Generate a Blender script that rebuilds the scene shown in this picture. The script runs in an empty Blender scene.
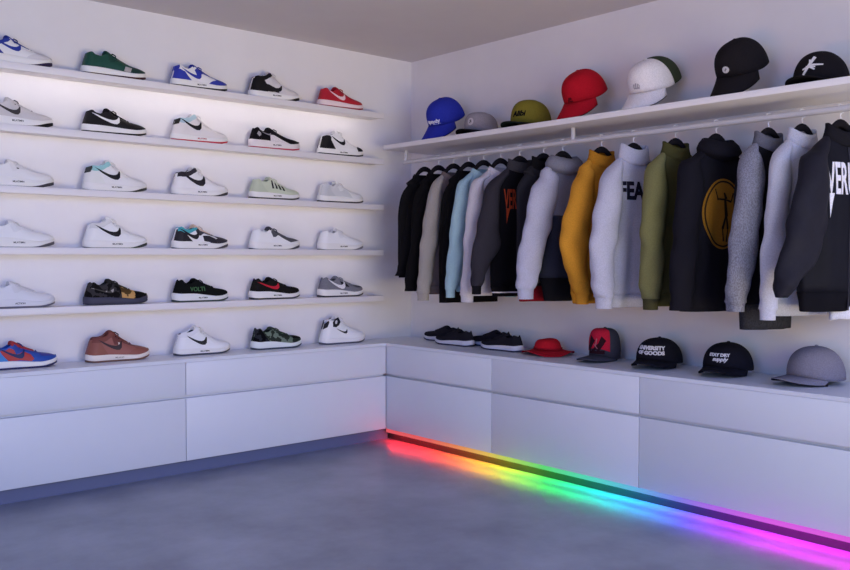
import bpy, bmesh, math, random
from mathutils import Vector, Matrix
from math import sin, cos, pi, radians, sqrt, exp
S = bpy.context.scene
COL = S.collection
random.seed(7)

# ------------------------------------------------------------------ materials
def lin(c):
    c = c / 255.0
    return c / 12.92 if c <= 0.04045 else ((c + 0.055) / 1.055) ** 2.4
MATS = {}
def mat(rgb, kind='leather', rough=None):
    key = (tuple(rgb), kind, rough)
    if key in MATS: return MATS[key]
    m = bpy.data.materials.new('%s_%02x%02x%02x' % ((kind,) + tuple(int(v) for v in rgb)))
    m.use_nodes = True
    nt = m.node_tree; N = nt.nodes; L = nt.links
    b = N['Principled BSDF']
    col = tuple(lin(v) for v in rgb) + (1,)
    b.inputs['Base Color'].default_value = col
    r = {'leather': .5, 'cloth': .9, 'knit': .92, 'rubber': .6, 'paint': .45, 'metal': .28, 'plastic': .4,
         'melange': .92, 'velvet': .85, 'camo': .85, 'nylon': .6}.get(kind, .6)
    b.inputs['Roughness'].default_value = r if rough is None else rough
    if kind == 'metal': b.inputs['Metallic'].default_value = 1
    tc = N.new('ShaderNodeTexCoord')
    if kind in ('cloth', 'knit', 'melange', 'camo', 'velvet', 'nylon'):
        b.inputs['Specular IOR Level'].default_value = .08
        nz = N.new('ShaderNodeTexNoise')
        nz.inputs['Scale'].default_value = {'cloth': 260, 'knit': 420, 'melange': 330, 'camo': 26, 'velvet': 500, 'nylon': 60}[kind]
        nz.inputs['Detail'].default_value = 3
        L.new(tc.outputs['Object'], nz.inputs['Vector'])
        rp = N.new('ShaderNodeValToRGB')
        lo, hi = {'cloth': (.88, 1.06), 'knit': (.8, 1.1), 'melange': (.72, 1.25), 'camo': (.25, 1.5), 'velvet': (.9, 1.1), 'nylon': (.95, 1.05)}[kind]
        rp.color_ramp.elements[0].position = .38; rp.color_ramp.elements[1].position = .62
        rp.color_ramp.elements[0].color = tuple(min(1, v * lo) for v in col[:3]) + (1,)
        rp.color_ramp.elements[1].color = tuple(min(1, v * hi) for v in col[:3]) + (1,)
        if kind == 'camo': rp.color_ramp.interpolation = 'CONSTANT'; rp.color_ramp.elements[1].position = .52
        if kind == 'melange':
            mp = N.new('ShaderNodeMapping'); mp.inputs['Scale'].default_value = (1, 1, .45)
            L.new(tc.outputs['Object'], mp.inputs['Vector']); L.new(mp.outputs['Vector'], nz.inputs['Vector'])
        L.new(nz.outputs['Fac'], rp.inputs['Fac']); L.new(rp.outputs['Color'], b.inputs['Base Color'])
        bp = N.new('ShaderNodeBump'); bp.inputs['Strength'].default_value = .15; bp.inputs['Distance'].default_value = .002
        L.new(nz.outputs['Fac'], bp.inputs['Height']); L.new(bp.outputs['Normal'], b.inputs['Normal'])
    elif kind in ('leather', 'rubber'):
        b.inputs['Specular IOR Level'].default_value = .25
        nz = N.new('ShaderNodeTexNoise'); nz.inputs['Scale'].default_value = 180
        L.new(tc.outputs['Object'], nz.inputs['Vector'])
        bp = N.new('ShaderNodeBump'); bp.inputs['Strength'].default_value = .06; bp.inputs['Distance'].default_value = .001
        L.new(nz.outputs['Fac'], bp.inputs['Height']); L.new(bp.outputs['Normal'], b.inputs['Normal'])
    MATS[key] = m
    return m
def glow(rgb, strength, name='led_glow'):
    m = bpy.data.materials.new(name); m.use_nodes = True
    b = m.node_tree.nodes['Principled BSDF']
    b.inputs['Base Color'].default_value = (.8, .8, .8, 1)
    b.inputs['Emission Color'].default_value = tuple(lin(v) for v in rgb) + (1,)
    b.inputs['Emission Strength'].default_value = strength
    return m
def surface(name, c1, c2, scale, rough, bump=.05, detail=6, spec=.5, rough2=None, lo=.35, hi=.68):
    m = bpy.data.materials.new(name); m.use_nodes = True
    nt = m.node_tree; N = nt.nodes; L = nt.links; b = N['Principled BSDF']
    tc = N.new('ShaderNodeTexCoord'); nz = N.new('ShaderNodeTexNoise')
    nz.inputs['Scale'].default_value = scale; nz.inputs['Detail'].default_value = detail; nz.inputs['Roughness'].default_value = .62
    L.new(tc.outputs['Object'], nz.inputs['Vector'])
    rp = N.new('ShaderNodeValToRGB'); rp.color_ramp.elements[0].position = lo; rp.color_ramp.elements[1].position = hi
    rp.color_ramp.elements[0].color = tuple(lin(v) for v in c1) + (1,); rp.color_ramp.elements[1].color = tuple(lin(v) for v in c2) + (1,)
    L.new(nz.outputs['Fac'], rp.inputs['Fac']); L.new(rp.outputs['Color'], b.inputs['Base Color'])
    b.inputs['Roughness'].default_value = rough; b.inputs['Specular IOR Level'].default_value = spec
    if rough2 is not None:
        mr = N.new('ShaderNodeMapRange'); mr.inputs['From Min'].default_value = -.5; mr.inputs['From Max'].default_value = 1.5
        mr.inputs['To Min'].default_value = rough; mr.inputs['To Max'].default_value = rough2
        L.new(nz.outputs['Fac'], mr.inputs['Value']); L.new(mr.outputs['Result'], b.inputs['Roughness'])
    bp = N.new('ShaderNodeBump'); bp.inputs['Strength'].default_value = bump; bp.inputs['Distance'].default_value = .01
    L.new(nz.outputs['Fac'], bp.inputs['Height']); L.new(bp.outputs['Normal'], b.inputs['Normal'])
    return m

# ------------------------------------------------------------------ object helpers
def thing(name, label, cat, loc=(0, 0, 0), rot=(0, 0, 0), group=None):
    o = bpy.data.objects.new(name, None); COL.objects.link(o)
    o.empty_display_size = .05
    o.location = loc; o.rotation_euler = rot
    o['label'] = label; o['category'] = cat
    if group: o['group'] = group
    return o
def part(name, bm, m, parent=None, smooth=True, ang=40, label=None):
    me = bpy.data.meshes.new(name)
    bmesh.ops.recalc_face_normals(bm, faces=bm.faces)
    bm.to_mesh(me); bm.free()
    if smooth:
        for p in me.polygons: p.use_smooth = True
        me.set_sharp_from_angle(angle=radians(ang))
    me.materials.append(m)
    o = bpy.data.objects.new(name, me); COL.objects.link(o)
    if parent: o.parent = parent
    if label: o['label'] = label
    return o
def tag(o, label, cat, group=None):
    o['label'] = label; o['category'] = cat
    if group: o['group'] = group
    return o
def struct(name, bm, m):
    o = part(name, bm, m, smooth=False); o['kind'] = 'structure'; return o
def solid(o, t, off=-1):
    md = o.modifiers.new('thick', 'SOLIDIFY'); md.thickness = t; md.offset = off
    return o
def box(x0, x1, y0, y1, z0, z1, bev=0, bm=None, seg=2):
    own = bm is None
    b2 = bmesh.new()
    bmesh.ops.create_cube(b2, size=1)
    for v in b2.verts:
        v.co = Vector(((x0 + x1) / 2 + v.co.x * (x1 - x0), (y0 + y1) / 2 + v.co.y * (y1 - y0), (z0 + z1) / 2 + v.co.z * (z1 - z0)))
    if bev: bmesh.ops.bevel(b2, geom=b2.edges[:], offset=bev, segments=seg, affect='EDGES', profile=.5)
    if own: return b2
    merge(bm, b2); return bm
def merge(bm, b2):
    me = bpy.data.meshes.new('t'); b2.to_mesh(me); bm.from_mesh(me); bpy.data.meshes.remove(me); b2.free()
def tube(pts, r, n=10, bm=None, flat=1.0, up=None, caps=True):
    """swept tube through pts; r may be a list; flat scales the second cross axis"""
    bm = bm or bmesh.new()
    pts = [Vector(p) for p in pts]; rings = []
    rs = r if isinstance(r, (list, tuple)) else [r] * len(pts)
    u = None
    for i, p in enumerate(pts):
        t = (pts[min(i + 1, len(pts) - 1)] - pts[max(i - 1, 0)]).normalized()
        if u is None:
            u = Vector(up) if up else (Vector((0, 0, 1)) if abs(t.z) < .9 else Vector((1, 0, 0)))
        u = (u - t * u.dot(t)).normalized(); w = t.cross(u)
        rings.append([bm.verts.new(p + (u * cos(2 * pi * k / n) + w * sin(2 * pi * k / n) * flat) * rs[i]) for k in range(n)])
    for a, b in zip(rings, rings[1:]):
        for k in range(n): bm.faces.new((a[k], a[(k + 1) % n], b[(k + 1) % n], b[k]))
    if caps: bm.faces.new(rings[0][::-1]); bm.faces.new(rings[-1])
    return bm
def loft(rings, bm=None, closed=True, cap0=False, cap1=False):
    bm = bm or bmesh.new()
    V = [[bm.verts.new(p) for p in r] for r in rings]; n = len(V[0])
    for a, b in zip(V, V[1:]):
        for k in range(n if closed else n - 1): bm.faces.new((a[k], a[(k + 1) % n], b[(k + 1) % n], b[k]))
    if cap0: bm.faces.new(V[0][::-1])
    if cap1: bm.faces.new(V[-1])
    return bm
def interp(tab, x):
    """smooth (monotone cubic-ish) interpolation of [(x, y, ...)] sorted by x"""
    if x <= tab[0][0]: return tab[0][1]
    for i in range(len(tab) - 1):
        a, b = tab[i], tab[i + 1]
        if x <= b[0]:
            t = (x - a[0]) / (b[0] - a[0])
            def sl(j):
                if j <= 0 or j >= len(tab) - 1:
                    return 0 if 0 < j else (tab[1][1] - tab[0][1]) / (tab[1][0] - tab[0][0]) if j == 0 else 0
                d0 = (tab[j][1] - tab[j - 1][1]) / (tab[j][0] - tab[j - 1][0]); d1 = (tab[j + 1][1] - tab[j][1]) / (tab[j + 1][0] - tab[j][0])
                return 0 if d0 * d1 <= 0 else 2 * d0 * d1 / (d0 + d1)
            m0 = sl(i) * (b[0] - a[0]); m1 = sl(i + 1) * (b[0] - a[0])
            if i + 1 == len(tab) - 1: m1 = (b[1] - a[1])
            t2, t3 = t * t, t * t * t
            return (2 * t3 - 3 * t2 + 1) * a[1] + (t3 - 2 * t2 + t) * m0 + (-2 * t3 + 3 * t2) * b[1] + (t3 - t2) * m1
    return tab[-1][1]
def sstep(a, b, x):
    t = max(0, min(1, (x - a) / (b - a))); return t * t * (3 - 2 * t)

# ------------------------------------------------------------------ flat shapes wrapped on surfaces (prints, panels, logos)
def poly2d(pts, bm=None):
    bm = bm or bmesh.new()
    bm.faces.new([bm.verts.new((p[0], p[1], 0)) for p in pts]); return bm
def text2d(s, size, weight=0.0, xs=1.0, shear=0.0):
    cu = bpy.data.curves.new('txt', 'FONT'); cu.body = s; cu.size = size; cu.offset = weight; cu.shear = shear
    cu.align_x = 'CENTER'; cu.align_y = 'CENTER'; cu.resolution_u = 3
    ob = bpy.data.objects.new('txt', cu); COL.objects.link(ob)
    dg = bpy.context.evaluated_depsgraph_get(); dg.update()
    me = ob.evaluated_get(dg).to_mesh()
    bm = bmesh.new(); bm.from_mesh(me)
    bpy.data.objects.remove(ob); bpy.data.curves.remove(cu)
    for v in bm.verts: v.co.x *= xs; v.co.z = 0
    return bm
def xf2d(bm, dx=0, dy=0, sc=1, rot=0, sx=1):
    c, s = cos(rot), sin(rot)
    for v in bm.verts:
        x, y = v.co.x * sc * sx, v.co.y * sc
        v.co = Vector((x * c - y * s + dx, x * s + y * c + dy, 0))
    return bm
def wrap(bm, fn, thick, stepx, stepy):
    """cut the flat shape into small cells, lay it on surface fn(x,y)->Vector, raise it by thick and skirt its rim"""
    xs = [v.co.x for v in bm.verts]; ys = [v.co.y for v in bm.verts]
    def cuts(a, b, st, no):
        k = math.floor(a / st) + 1
        while k * st < b - 1e-6:
            co = Vector((k * st, 0, 0)) if no.x else Vector((0, k * st, 0))
            bmesh.ops.bisect_plane(bm, geom=bm.verts[:] + bm.edges[:] + bm.faces[:], plane_co=co, plane_no=no, dist=1e-7)
            k += 1
    cuts(min(xs), max(xs), stepx, Vector((1, 0, 0))); cuts(min(ys), max(ys), stepy, Vector((0, 1, 0)))
    bmesh.ops.triangulate(bm, faces=[f for f in bm.faces if len(f.verts) > 4])
    edge = [e for e in bm.edges if len(e.link_faces) == 1]
    r = bmesh.ops.extrude_edge_only(bm, edges=edge)
    low = {g for g in r['geom'] if isinstance(g, bmesh.types.BMVert)}
    ex, ey = stepx * .05, stepy * .05
    for v in bm.verts:
        x, y = v.co.x, v.co.y
        p = fn(x, y); du = fn(x + ex, y) - fn(x - ex, y); dv = fn(x, y + ey) - fn(x, y - ey)
        n = du.cross(dv)
        n = n.normalized() if n.length > 1e-12 else Vector((0, 0, 1))
        v.co = p + n * (thick if v not in low else -.001)
    return bm
def wrap_part(name, bm, fn, thick, stepx, stepy, m, parent, label=None):
    wrap(bm, fn, thick, stepx, stepy)
    me = bpy.data.meshes.new(name); bm.to_mesh(me); bm.free()
    me.materials.append(m)
    for p in me.polygons: p.use_smooth = True
    me.set_sharp_from_angle(angle=radians(40))
    o = bpy.data.objects.new(name, me); COL.objects.link(o); o.parent = parent
    if label: o['label'] = label
    return o

# ------------------------------------------------------------------ room
HC = 2.224                                    # ceiling height
M_wall = surface('wall_paint', (224, 220, 224), (229, 225, 228), 3, .75, .01)
M_ceil = surface('ceiling_paint', (208, 202, 206), (212, 206, 210), 3, .8, .01)
M_floor = surface('polished_concrete', (84, 88, 104), (172, 175, 190), 2.6, .22, .0, 8, .5, .36, .1, .9)
M_lac = surface('white_lacquer', (216, 219, 230), (220, 223, 233), 2, .42, .002)
M_shelf = surface('shelf_lacquer', (226, 221, 224), (229, 225, 228), 2, .4, .002)
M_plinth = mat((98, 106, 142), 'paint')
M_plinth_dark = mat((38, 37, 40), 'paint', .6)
struct('floor', box(-5, 0, -5.6, 0, -.05, 0), M_floor)
struct('ceiling', box(-5, 0, -5.6, 0, HC, HC + .05), M_ceil)
struct('wall_left', box(-5, 0, 0, .08, -.05, HC + .05), M_wall)
struct('wall_right', box(0, .08, -5.6, .08, -.05, HC + .05), M_wall)
struct('wall_side', box(-5.08, -5, -5.6, .08, -.05, HC + .05), M_wall)

# base cabinets: lacquered units, one continuous worktop
CT = .553; GZ = .374; BZ = .068; TW = .016     # worktop top, groove, underside, worktop thickness
FX = -.398; FY = -.25                         # front planes of the right and the left run
def cabinet(label, run, a, b, grp):
    """a..b along the wall: X for the left run, Y for the right run"""
    if run == 'L':
        t = thing('base_cabinet', label, 'cabinet', ((a + b) / 2, FY / 2, BZ), group=grp)
        bx = lambda a0, a1, d0, d1, z0, z1, bev=0: box(a0 - (a + b) / 2, a1 - (a + b) / 2, d0 - FY / 2, d1 - FY / 2, z0 - BZ, z1 - BZ, bev)
        D = FY
    else:
        t = thing('base_cabinet', label, 'cabinet', (FX / 2, (a + b) / 2, BZ), group=grp)
        bx = lambda a0, a1, d0, d1, z0, z1, bev=0: box(d0 - FX / 2, d1 - FX / 2, a0 - (a + b) / 2, a1 - (a + b) / 2, z0 - BZ, z1 - BZ, bev)
        D = FX
    part('body', bx(a + .0004, b - .0004 + (.12 if run == 'R' and b == FY else 0), D + .024, -.001, BZ + .001, CT - TW - .0005), M_lac, t, False)
    g = .0017
    part('drawer', bx(a + g, b - g, D, D + .02, GZ + .007, CT - TW - .001, .0015), M_lac, t, True)
    part('drawer', bx(a + g, b - g, D, D + .02, BZ, GZ - .007, .0015), M_lac, t, True)
    return t
cabinet('low white cabinet along the shoe wall ending in the room corner', 'L', -1.614, FX + .0005, 'white cabinets under the shoe wall')
cabinet('low white cabinet along the shoe wall reaching out of the frame', 'L', -2.95, -1.614, 'white cabinets under the shoe wall')
cabinet('narrow white cabinet in the corner under the dark sneakers', 'R', -1.082, FY, 'white cabinets under the clothes rail')
cabinet('white cabinet under the red hats, between two upright seams', 'R', -1.949, -1.082, 'white cabinets under the clothes rail')
cabinet('white cabinet under the two black caps and grey cap on the counter', 'R', -3.15, -1.949, 'white cabinets under the clothes rail')
bm = bmesh.new()
Lp = [(-2.95, FY), (FX, FY), (FX, -3.15), (-.001, -3.15), (-.001, -.001), (-2.95, -.001)]
f = bm.faces.new([bm.verts.new((x, y, CT - TW)) for x, y in Lp])
r = bmesh.ops.extrude_face_region(bm, geom=[f])
for v in r['geom']:
    if isinstance(v, bmesh.types.BMVert): v.co.z = CT
bmesh.ops.recalc_face_normals(bm, faces=bm.faces)
bmesh.ops.bevel(bm, geom=[e for e in bm.edges if abs(e.verts[0].co.z - CT) < 1e-5 and abs(e.verts[1].co.z - CT) < 1e-5], offset=.002, segments=2, affect='EDGES')
tag(part('worktop', bm, M_lac, None, True), 'continuous L shaped white worktop over both rows of cabinets', 'worktop')
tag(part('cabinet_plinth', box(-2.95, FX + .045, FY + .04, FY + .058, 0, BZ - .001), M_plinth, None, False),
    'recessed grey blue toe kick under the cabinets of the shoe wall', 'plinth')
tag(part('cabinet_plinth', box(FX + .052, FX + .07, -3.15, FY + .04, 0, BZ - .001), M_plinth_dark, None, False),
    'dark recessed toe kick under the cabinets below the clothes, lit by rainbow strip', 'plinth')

# rainbow strip under the right run
def rainbow(name, strength, pale=0):
    m = bpy.data.materials.new(name); m.use_nodes = True
    nt = m.node_tree; N = nt.nodes; L = nt.links; b = N['Principled BSDF']
    tc = N.new('ShaderNodeTexCoord'); sx = N.new('ShaderNodeSeparateXYZ'); mr = N.new('ShaderNodeMapRange'); rp = N.new('ShaderNodeValToRGB')
    L.new(tc.outputs['Object'], sx.inputs[0]); L.new(sx.outputs['Y'], mr.inputs['Value'])
    mr.inputs['From Min'].default_value = -.25; mr.inputs['From Max'].default_value = -3.0
    stops = [(-.30, (255, 30, 40)), (-.62, (255, 45, 30)), (-.84, (255, 110, 20)), (-1.05, (250, 190, 20)), (-1.21, (180, 235, 30)), (-1.42, (40, 240, 70)),
             (-1.6, (20, 240, 150)), (-1.76, (20, 225, 215)), (-1.96, (50, 165, 255)), (-2.14, (90, 90, 255)), (-2.30, (170, 50, 255)), (-2.54, (235, 30, 250)), (-2.85, (245, 25, 235))]
    E = rp.color_ramp.elements
    while len(E) < len(stops): E.new(.5)
    for i, (y, c) in enumerate(stops):
        E[i].position = (-.25 - y) / 2.75
        E[i].color = tuple(lin(v * (1 - pale) + 255 * pale * .62) for v in c) + (1,)
    L.new(mr.outputs['Result'], rp.inputs['Fac']); L.new(rp.outputs['Color'], b.inputs['Emission Color'])
    b.inputs['Emission Strength'].default_value = strength; b.inputs['Base Color'].default_value = (.08, .08, .08, 1)
    b.inputs['Specular IOR Level'].default_value = .1
    return m
RB_FACE, RB_DOWN = 1.0, 46.0
t = thing('led_strip_light', 'rainbow LED strip glowing along the underside of the cabinets below the clothes', 'strip light', (0, 0, 0))
part('housing', box(FX + .0036, FX + .026, -3.15, FY - .002, .0524, .0672), mat((70, 70, 74), 'metal', .5), t, False)
part('diffuser', box(FX + .0005, FX + .0035, -3.15, FY - .002, .0480, .0674), rainbow('rainbow_diffuser', RB_FACE, .36), t, False)
part('emitter', box(FX + .006, FX + .022, -3.15, FY - .002, .0500, .0522), rainbow('rainbow_emitter', RB_DOWN), t, False)

# ------------------------------------------------------------------ shoe wall shelves
SHB = [1.834, 1.571, 1.309, 1.047, .784]; SHT = .031
LEDP = [16, 6.5, 5.5, 5, 3]
nth = ['topmost', 'second', 'third', 'fourth', 'lowest']
for i, zb in enumerate(SHB):
    lab = ['topmost white floating shelf of the shoe wall', 'second white floating shelf from the top of the shoe wall', 'middle white floating shelf of the five on the shoe wall',
           'fourth white floating shelf from the top of the shoe wall', 'lowest white floating shelf of the shoe wall, nearest the cabinets'][i]
    t = thing('floating_shelf', lab, 'shelf', (0, 0, zb), group='floating shelves of the shoe wall')
    part('board', box(-2.95, -.318, -.1205, -.0005, .0075, SHT, 0, box(-2.95, -.318, -.131, -.1200, 0, SHT, .0018)), M_shelf, t, True)
    part('led_strip', box(-2.93, -.42, -.1198, -.1165, .0030, .0072), glow((255, 247, 240), LEDP[i]), t, False)

# ------------------------------------------------------------------ hat shelf and clothes rail on the right wall
HSB = 1.648; HST = 1.674; RX = -.24; RZ = 1.583
tag(part('hat_shelf', box(-.359, -.0005, -3.15, -.172, HSB, HST, .0015), M_shelf, None, True), 'long white shelf carrying a row of caps above the clothes rail', 'shelf')
M_chrome = mat((216, 212, 218), 'metal', .55); M_rail = mat((196, 193, 198), 'paint', .3)
t = thing('clothes_rail', 'round metal clothes rail hung below the cap shelf', 'clothes rail', (RX, -.23, RZ))
part('rail', tube([(0, .012, 0), (0, -2.9, 0)], .0125, 16), M_rail, t)
for y in (-.235, -1.455, -2.95):
    part('bracket', tube([(0, y + .23, .0), (0, y + .23, HSB - RZ - .0005)], .0105, 14), M_rail, t)

# ------------------------------------------------------------------ sneakers
LSH = .295
PROF = {  # top line (u, z above ground) : heel, collar, throat, vamp, toe
    'low': dict(H=[(0, .100), (.06, .108), (.14, .096), (.24, .092), (.36, .108), (.44, .102), (.58, .083), (.74, .066), (.88, .058), (.96, .050), (1, .040)], tongue=.120, op=.40, th=(.036, .026)),
    'mid': dict(H=[(0, .106), (.06, .115), (.14, .114), (.25, .120), (.36, .138), (.43, .127), (.56, .098), (.72, .073), (.87, .061), (.96, .052), (1, .040)], tongue=.144, op=.38, th=(.034, .026)),
    'runner': dict(H=[(0, .104), (.05, .114), (.13, .098), (.24, .091), (.36, .106), (.44, .100), (.58, .083), (.74, .069), (.88, .062), (.96, .055), (1, .044)], tongue=.116, op=.40, th=(.042, .026)),
    'high': dict(H=[(0, .112), (.05, .136), (.13, .136), (.24, .142), (.34, .150), (.42, .138), (.55, .106), (.70, .082), (.86, .070), (.96, .058), (1, .042)], tongue=.156, op=.36, th=(.034, .028)),
}
SWOOSH = [(0, 1), (.16, .78), (.34, .54), (.52, .31), (.68, .12), (.8, .02), (.9, .02), (.97, .2), (1, .72), (.97, .76), (.9, .52), (.83, .42), (.74, .40), (.6, .46), (.42, .62), (.2, .84)]
class Shoe:
    def __init__(s, prof, sole=None):
        P = PROF[prof]; s.H = [(u, .03 + (z - .03) * .94) for u, z in P['H']]; s.op = P['op']; s.tz = P['tongue'] - .011; s.th = sole or P['th']
    def w(s, u):
        b = interp([(0, .036), (.15, .038), (.35, .038), (.55, .045), (.72, .050), (.86, .046), (1, .040)], u)
        if u < .13: b *= sqrt(max(0, 1 - ((.13 - u) / .13) ** 2.3)) * .98 + .02
        if u > .76: b *= max(0, 1 - ((u - .76) / .24) ** 2.4) ** .5
        return max(b, .0005)
    def zb(s, u): return (.016 * ((u - .7) / .3) ** 2 if u > .7 else (.004 * ((.1 - u) / .1) ** 2 if u < .1 else 0))
    def z0(s, u): return s.zb(u) + s.th[0] + (s.th[1] - s.th[0]) * sstep(.25, .8, u)
    def h(s, u): return max(interp(s.H, u), s.z0(u) + .008)
    def pt(s, u, q, side):
        """q 0 at the sole, 1 at the middle of the top; side -1 outer, +1 inner"""
        u = max(0, min(1, u)); q = max(0, min(1, q))
        w, H, z0 = s.w(u), s.h(u), s.z0(u) - .003
        al = q * pi / 2; e = 2 / 2.5
        ya, za = w * max(0, cos(al)) ** e, z0 + (H - z0) * max(0, sin(al)) ** e
        if q <= .6:
            t = q / .6; yw, zw = w * (1 - .26 * t ** 1.6), z0 + (H - z0) * t
        else:
            r = (q - .6) / .4; yr = w * .74
            yw = yr * (1 - r) if r > .15 else yr * (1 - .12 * sin(r / .15 * pi / 2)) - .0
            zw = H + .002 - (H - s.z0(u) - .012) * sstep(.1, .5, r)
            yw = yr * (1 - .15 * min(1, r / .15)) * (1 - max(0, (r - .3) / .7))
        o = 1 - sstep(s.op - .01, s.op + .06, u)
        y, z = yw * o + ya * (1 - o), zw * o + za * (1 - o)
        return Vector((u * LSH + .30 * max(0, z - .04) * (1 - sstep(0, .42, u)), side * y, z))
    def qz(s, u, z):
        lo, hi = 0., (.6 if u < s.op else 1.)
        for _ in range(24):
            m = (lo + hi) / 2
            if s.pt(u, m, -1).z < z: lo = m
            else: hi = m
        return lo
def us(n): return [.5 - .5 * cos(pi * i / n) for i in range(n + 1)]
def sh_panel(s, root, name, poly, m, thick=.0016, both=True, mode='q', bm2=None, label=None):
    bm = bmesh.new()
    for side in ((-1, 1) if both else (-1,)):
        b2 = poly2d(poly) if bm2 is None else bm2
        if mode == 'q': fn = lambda u, q, sd=side: s.pt(u, q, sd)
        else: fn = lambda u, z, sd=side: s.pt(u, s.qz(u, z), sd)
        if side == 1:
            for f in b2.faces: f.normal_flip()
            fn0 = fn; fn = lambda x, y: fn0(-x, y)
            for v in b2.verts: v.co.x *= -1
        wrap(b2, fn, thick, .03, .07 if mode == 'q' else .007)
        merge(bm, b2)
    me = bpy.data.meshes.new(name); bm.to_mesh(me); bm.free(); me.materials.append(m)
    for p in me.polygons: p.use_smooth = True
    me.set_sharp_from_angle(angle=radians(45))
    o = bpy.data.objects.new(name, me); COL.objects.link(o); o.parent = root
    if label: o['label'] = label
    return o
def shoe(label, loc, rz, sp, group):
    s = Shoe(sp.get('p', 'low'), sp.get('sole'))
    root = thing('sneaker', label, 'shoe', loc, (0, 0, rz), group)
    K = sp.get('k', 'leather')
    U = us(44)
    def grid(q0, q1, nq, u0=0, u1=1):
        uu = [u for u in U if u0 - 1e-6 <= u <= u1 + 1e-6]
        return uu, [q0 + (q1 - q0) * i / nq for i in range(nq + 1)]
    off = lambda p: p - Vector((LSH / 2, 0, 0))
    # upper: outer skin over both sides (q .. .66) plus the closed vamp; lining: inside of the opening
    bu, bl = bmesh.new(), bmesh.new()
    qs = [i / 18 for i in range(19)]
    sec = [(-1, q) for q in qs] + [(1, q) for q in qs[-2::-1]]
    VU = [[bu.verts.new(s.pt(u, q, sd)) for sd, q in sec] for u in U]
    VL = [[bl.verts.new(s.pt(u, q, sd)) for sd, q in sec] for u in U]
    for i in range(len(U) - 1):
        for k in range(len(sec) - 1):
            um = (U[i] + U[i + 1]) / 2; qm = (sec[k][1] + sec[k + 1][1]) / 2
            B, Vv = (bl, VL) if (um < s.op + .03 and qm > .66) else (bu, VU)
            try: B.faces.new((Vv[i][k], Vv[i][k + 1], Vv[i + 1][k + 1], Vv[i + 1][k]))
            except ValueError: pass
    for B in (bu, bl):
        for v in [v for v in B.verts if not v.link_faces]: B.verts.remove(v)
        bmesh.ops.remove_doubles(B, verts=B.verts, dist=1e-5)
    parts = []
    parts.append(part('upper', bu, mat(sp['up'], K), root, ang=60))
    parts.append(part('lining', bl, mat(sp.get('lin', sp['up']), 'cloth'), root, ang=60))
    # midsole and outsole
    def sole(zlo, zhi, grow, lip):
        n = 30; uu = us(n); rings = []
        for f, g in ((0, grow - .0012), (.06, grow), (.5, grow + lip * .3), (.92, grow - .0008), (1, grow - .0025)):
            ring = []
            for sd, seq in ((-1, uu), (1, uu[::-1])):
                for u in seq:
                    if sd == 1 and (u == 0 or u == 1): continue
                    w = max(s.w(u), 0) + g * min(1, 6 * min(u, 1 - u) + .0)
                    x = u * LSH + (g * (1 if u > .5 else -1)) * sstep(.3, .5, abs(u - .5))
                    ring.append(Vector((x, sd * w, zlo(u) + (zhi(u) - zlo(u)) * f)))
            rings.append(ring)
        return loft(rings, cap0=True, cap1=True)
    ot = .008
    wedge = sp.get('wedge')           # only the toe of the outsole shows dark
    parts.append(part('midsole', sole(lambda u: s.zb(u) + (ot if not wedge else (.0015 + .012 * sstep(.62, .92, u))), lambda u: s.z0(u), .004, .002), mat(sp.get('mid', (232, 230, 230)), 'rubber'), root, ang=50))
    parts.append(part('outsole', sole(lambda u: s.zb(u), lambda u: s.zb(u) + (ot + .0005 if not wedge else .0018 + .0125 * sstep(.62, .92, u)), .004, .0005), mat(sp.get('out', (30, 30, 34)), 'rubber'), root, ang=50))
    # overlays
    P = lambda *a, **k: parts.append(sh_panel(s, root, *a, **k))
    if 'toe' in sp: P('toe_box', [(.72, .58), (.76, .42), (.86, .40), (.95, .5), (.975, .8), (.95, .99), (.74, .99)], mat(sp['toe'], K), .0012)
    if 'guard' in sp: P('mud_guard', [(.60, .02), (.66, .2), (.74, .40), (.85, .40), (.94, .48), (.985, .62), (.99, .02)], mat(sp['guard'], K), .0018)
    if 'heel' in sp: P('heel_counter', [(.005, .02), (.005, .56), (.08, .57), (.15, .50), (.21, .30), (.30, .02)], mat(sp['heel'], K), .0018)
    if 'collar' in sp: P('collar', [(.02, .46), (.02, .62), (.2, .63), (.37, .63), (.40, .58), (.36, .48), (.22, .46), (.1, .44)], mat(sp['collar'], K), .0024)
    if 'eye' in sp: P('eyestay', [(.36, .50), (.38, .64), (.46, .80), (.72, .84), (.76, .70), (.66, .62), (.52, .56), (.45, .30), (.40, .28)], mat(sp['eye'], K), .0016)
    if 'quarter' in sp: P('quarter', [(.16, .04), (.14, .5), (.30, .55), (.42, .34), (.50, .5), (.60, .4), (.66, .04)], mat(sp['quarter'], K), .0012)
    if 'patch' in sp: P('forefoot_patch', sp['patch'][1], mat(sp['patch'][0], K), .0022, both=False)
    for pn, pc, pp in sp.get('extra', []): P(pn, pp, mat(pc, K), .0024, both=False)
    if 'sw' in sp:
        x0, x1, zl, zh = sp.get('swbox', (.24, .60, .048, .098)); x0 -= .11; x1 -= .08; zl -= .004; zh -= .006; x0 = max(x0, .02)
        P('side_logo', [(x0 + a * (x1 - x0), zl + b * (zh - zl)) for a, b in SWOOSH], mat(sp['sw'], K), .0030, mode='z', both=False)
    if 'txt' in sp:
        word, size, x, z, c = sp['txt']
        b2 = xf2d(text2d(word, size, .0004), 0, 0); 
        for v in b2.verts: v.co = Vector((v.co.x / LSH + x, v.co.y + z, 0))
        P('side_lettering', None, mat(c, 'cloth'), .0032, both=False, mode='z', bm2=b2)
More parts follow.
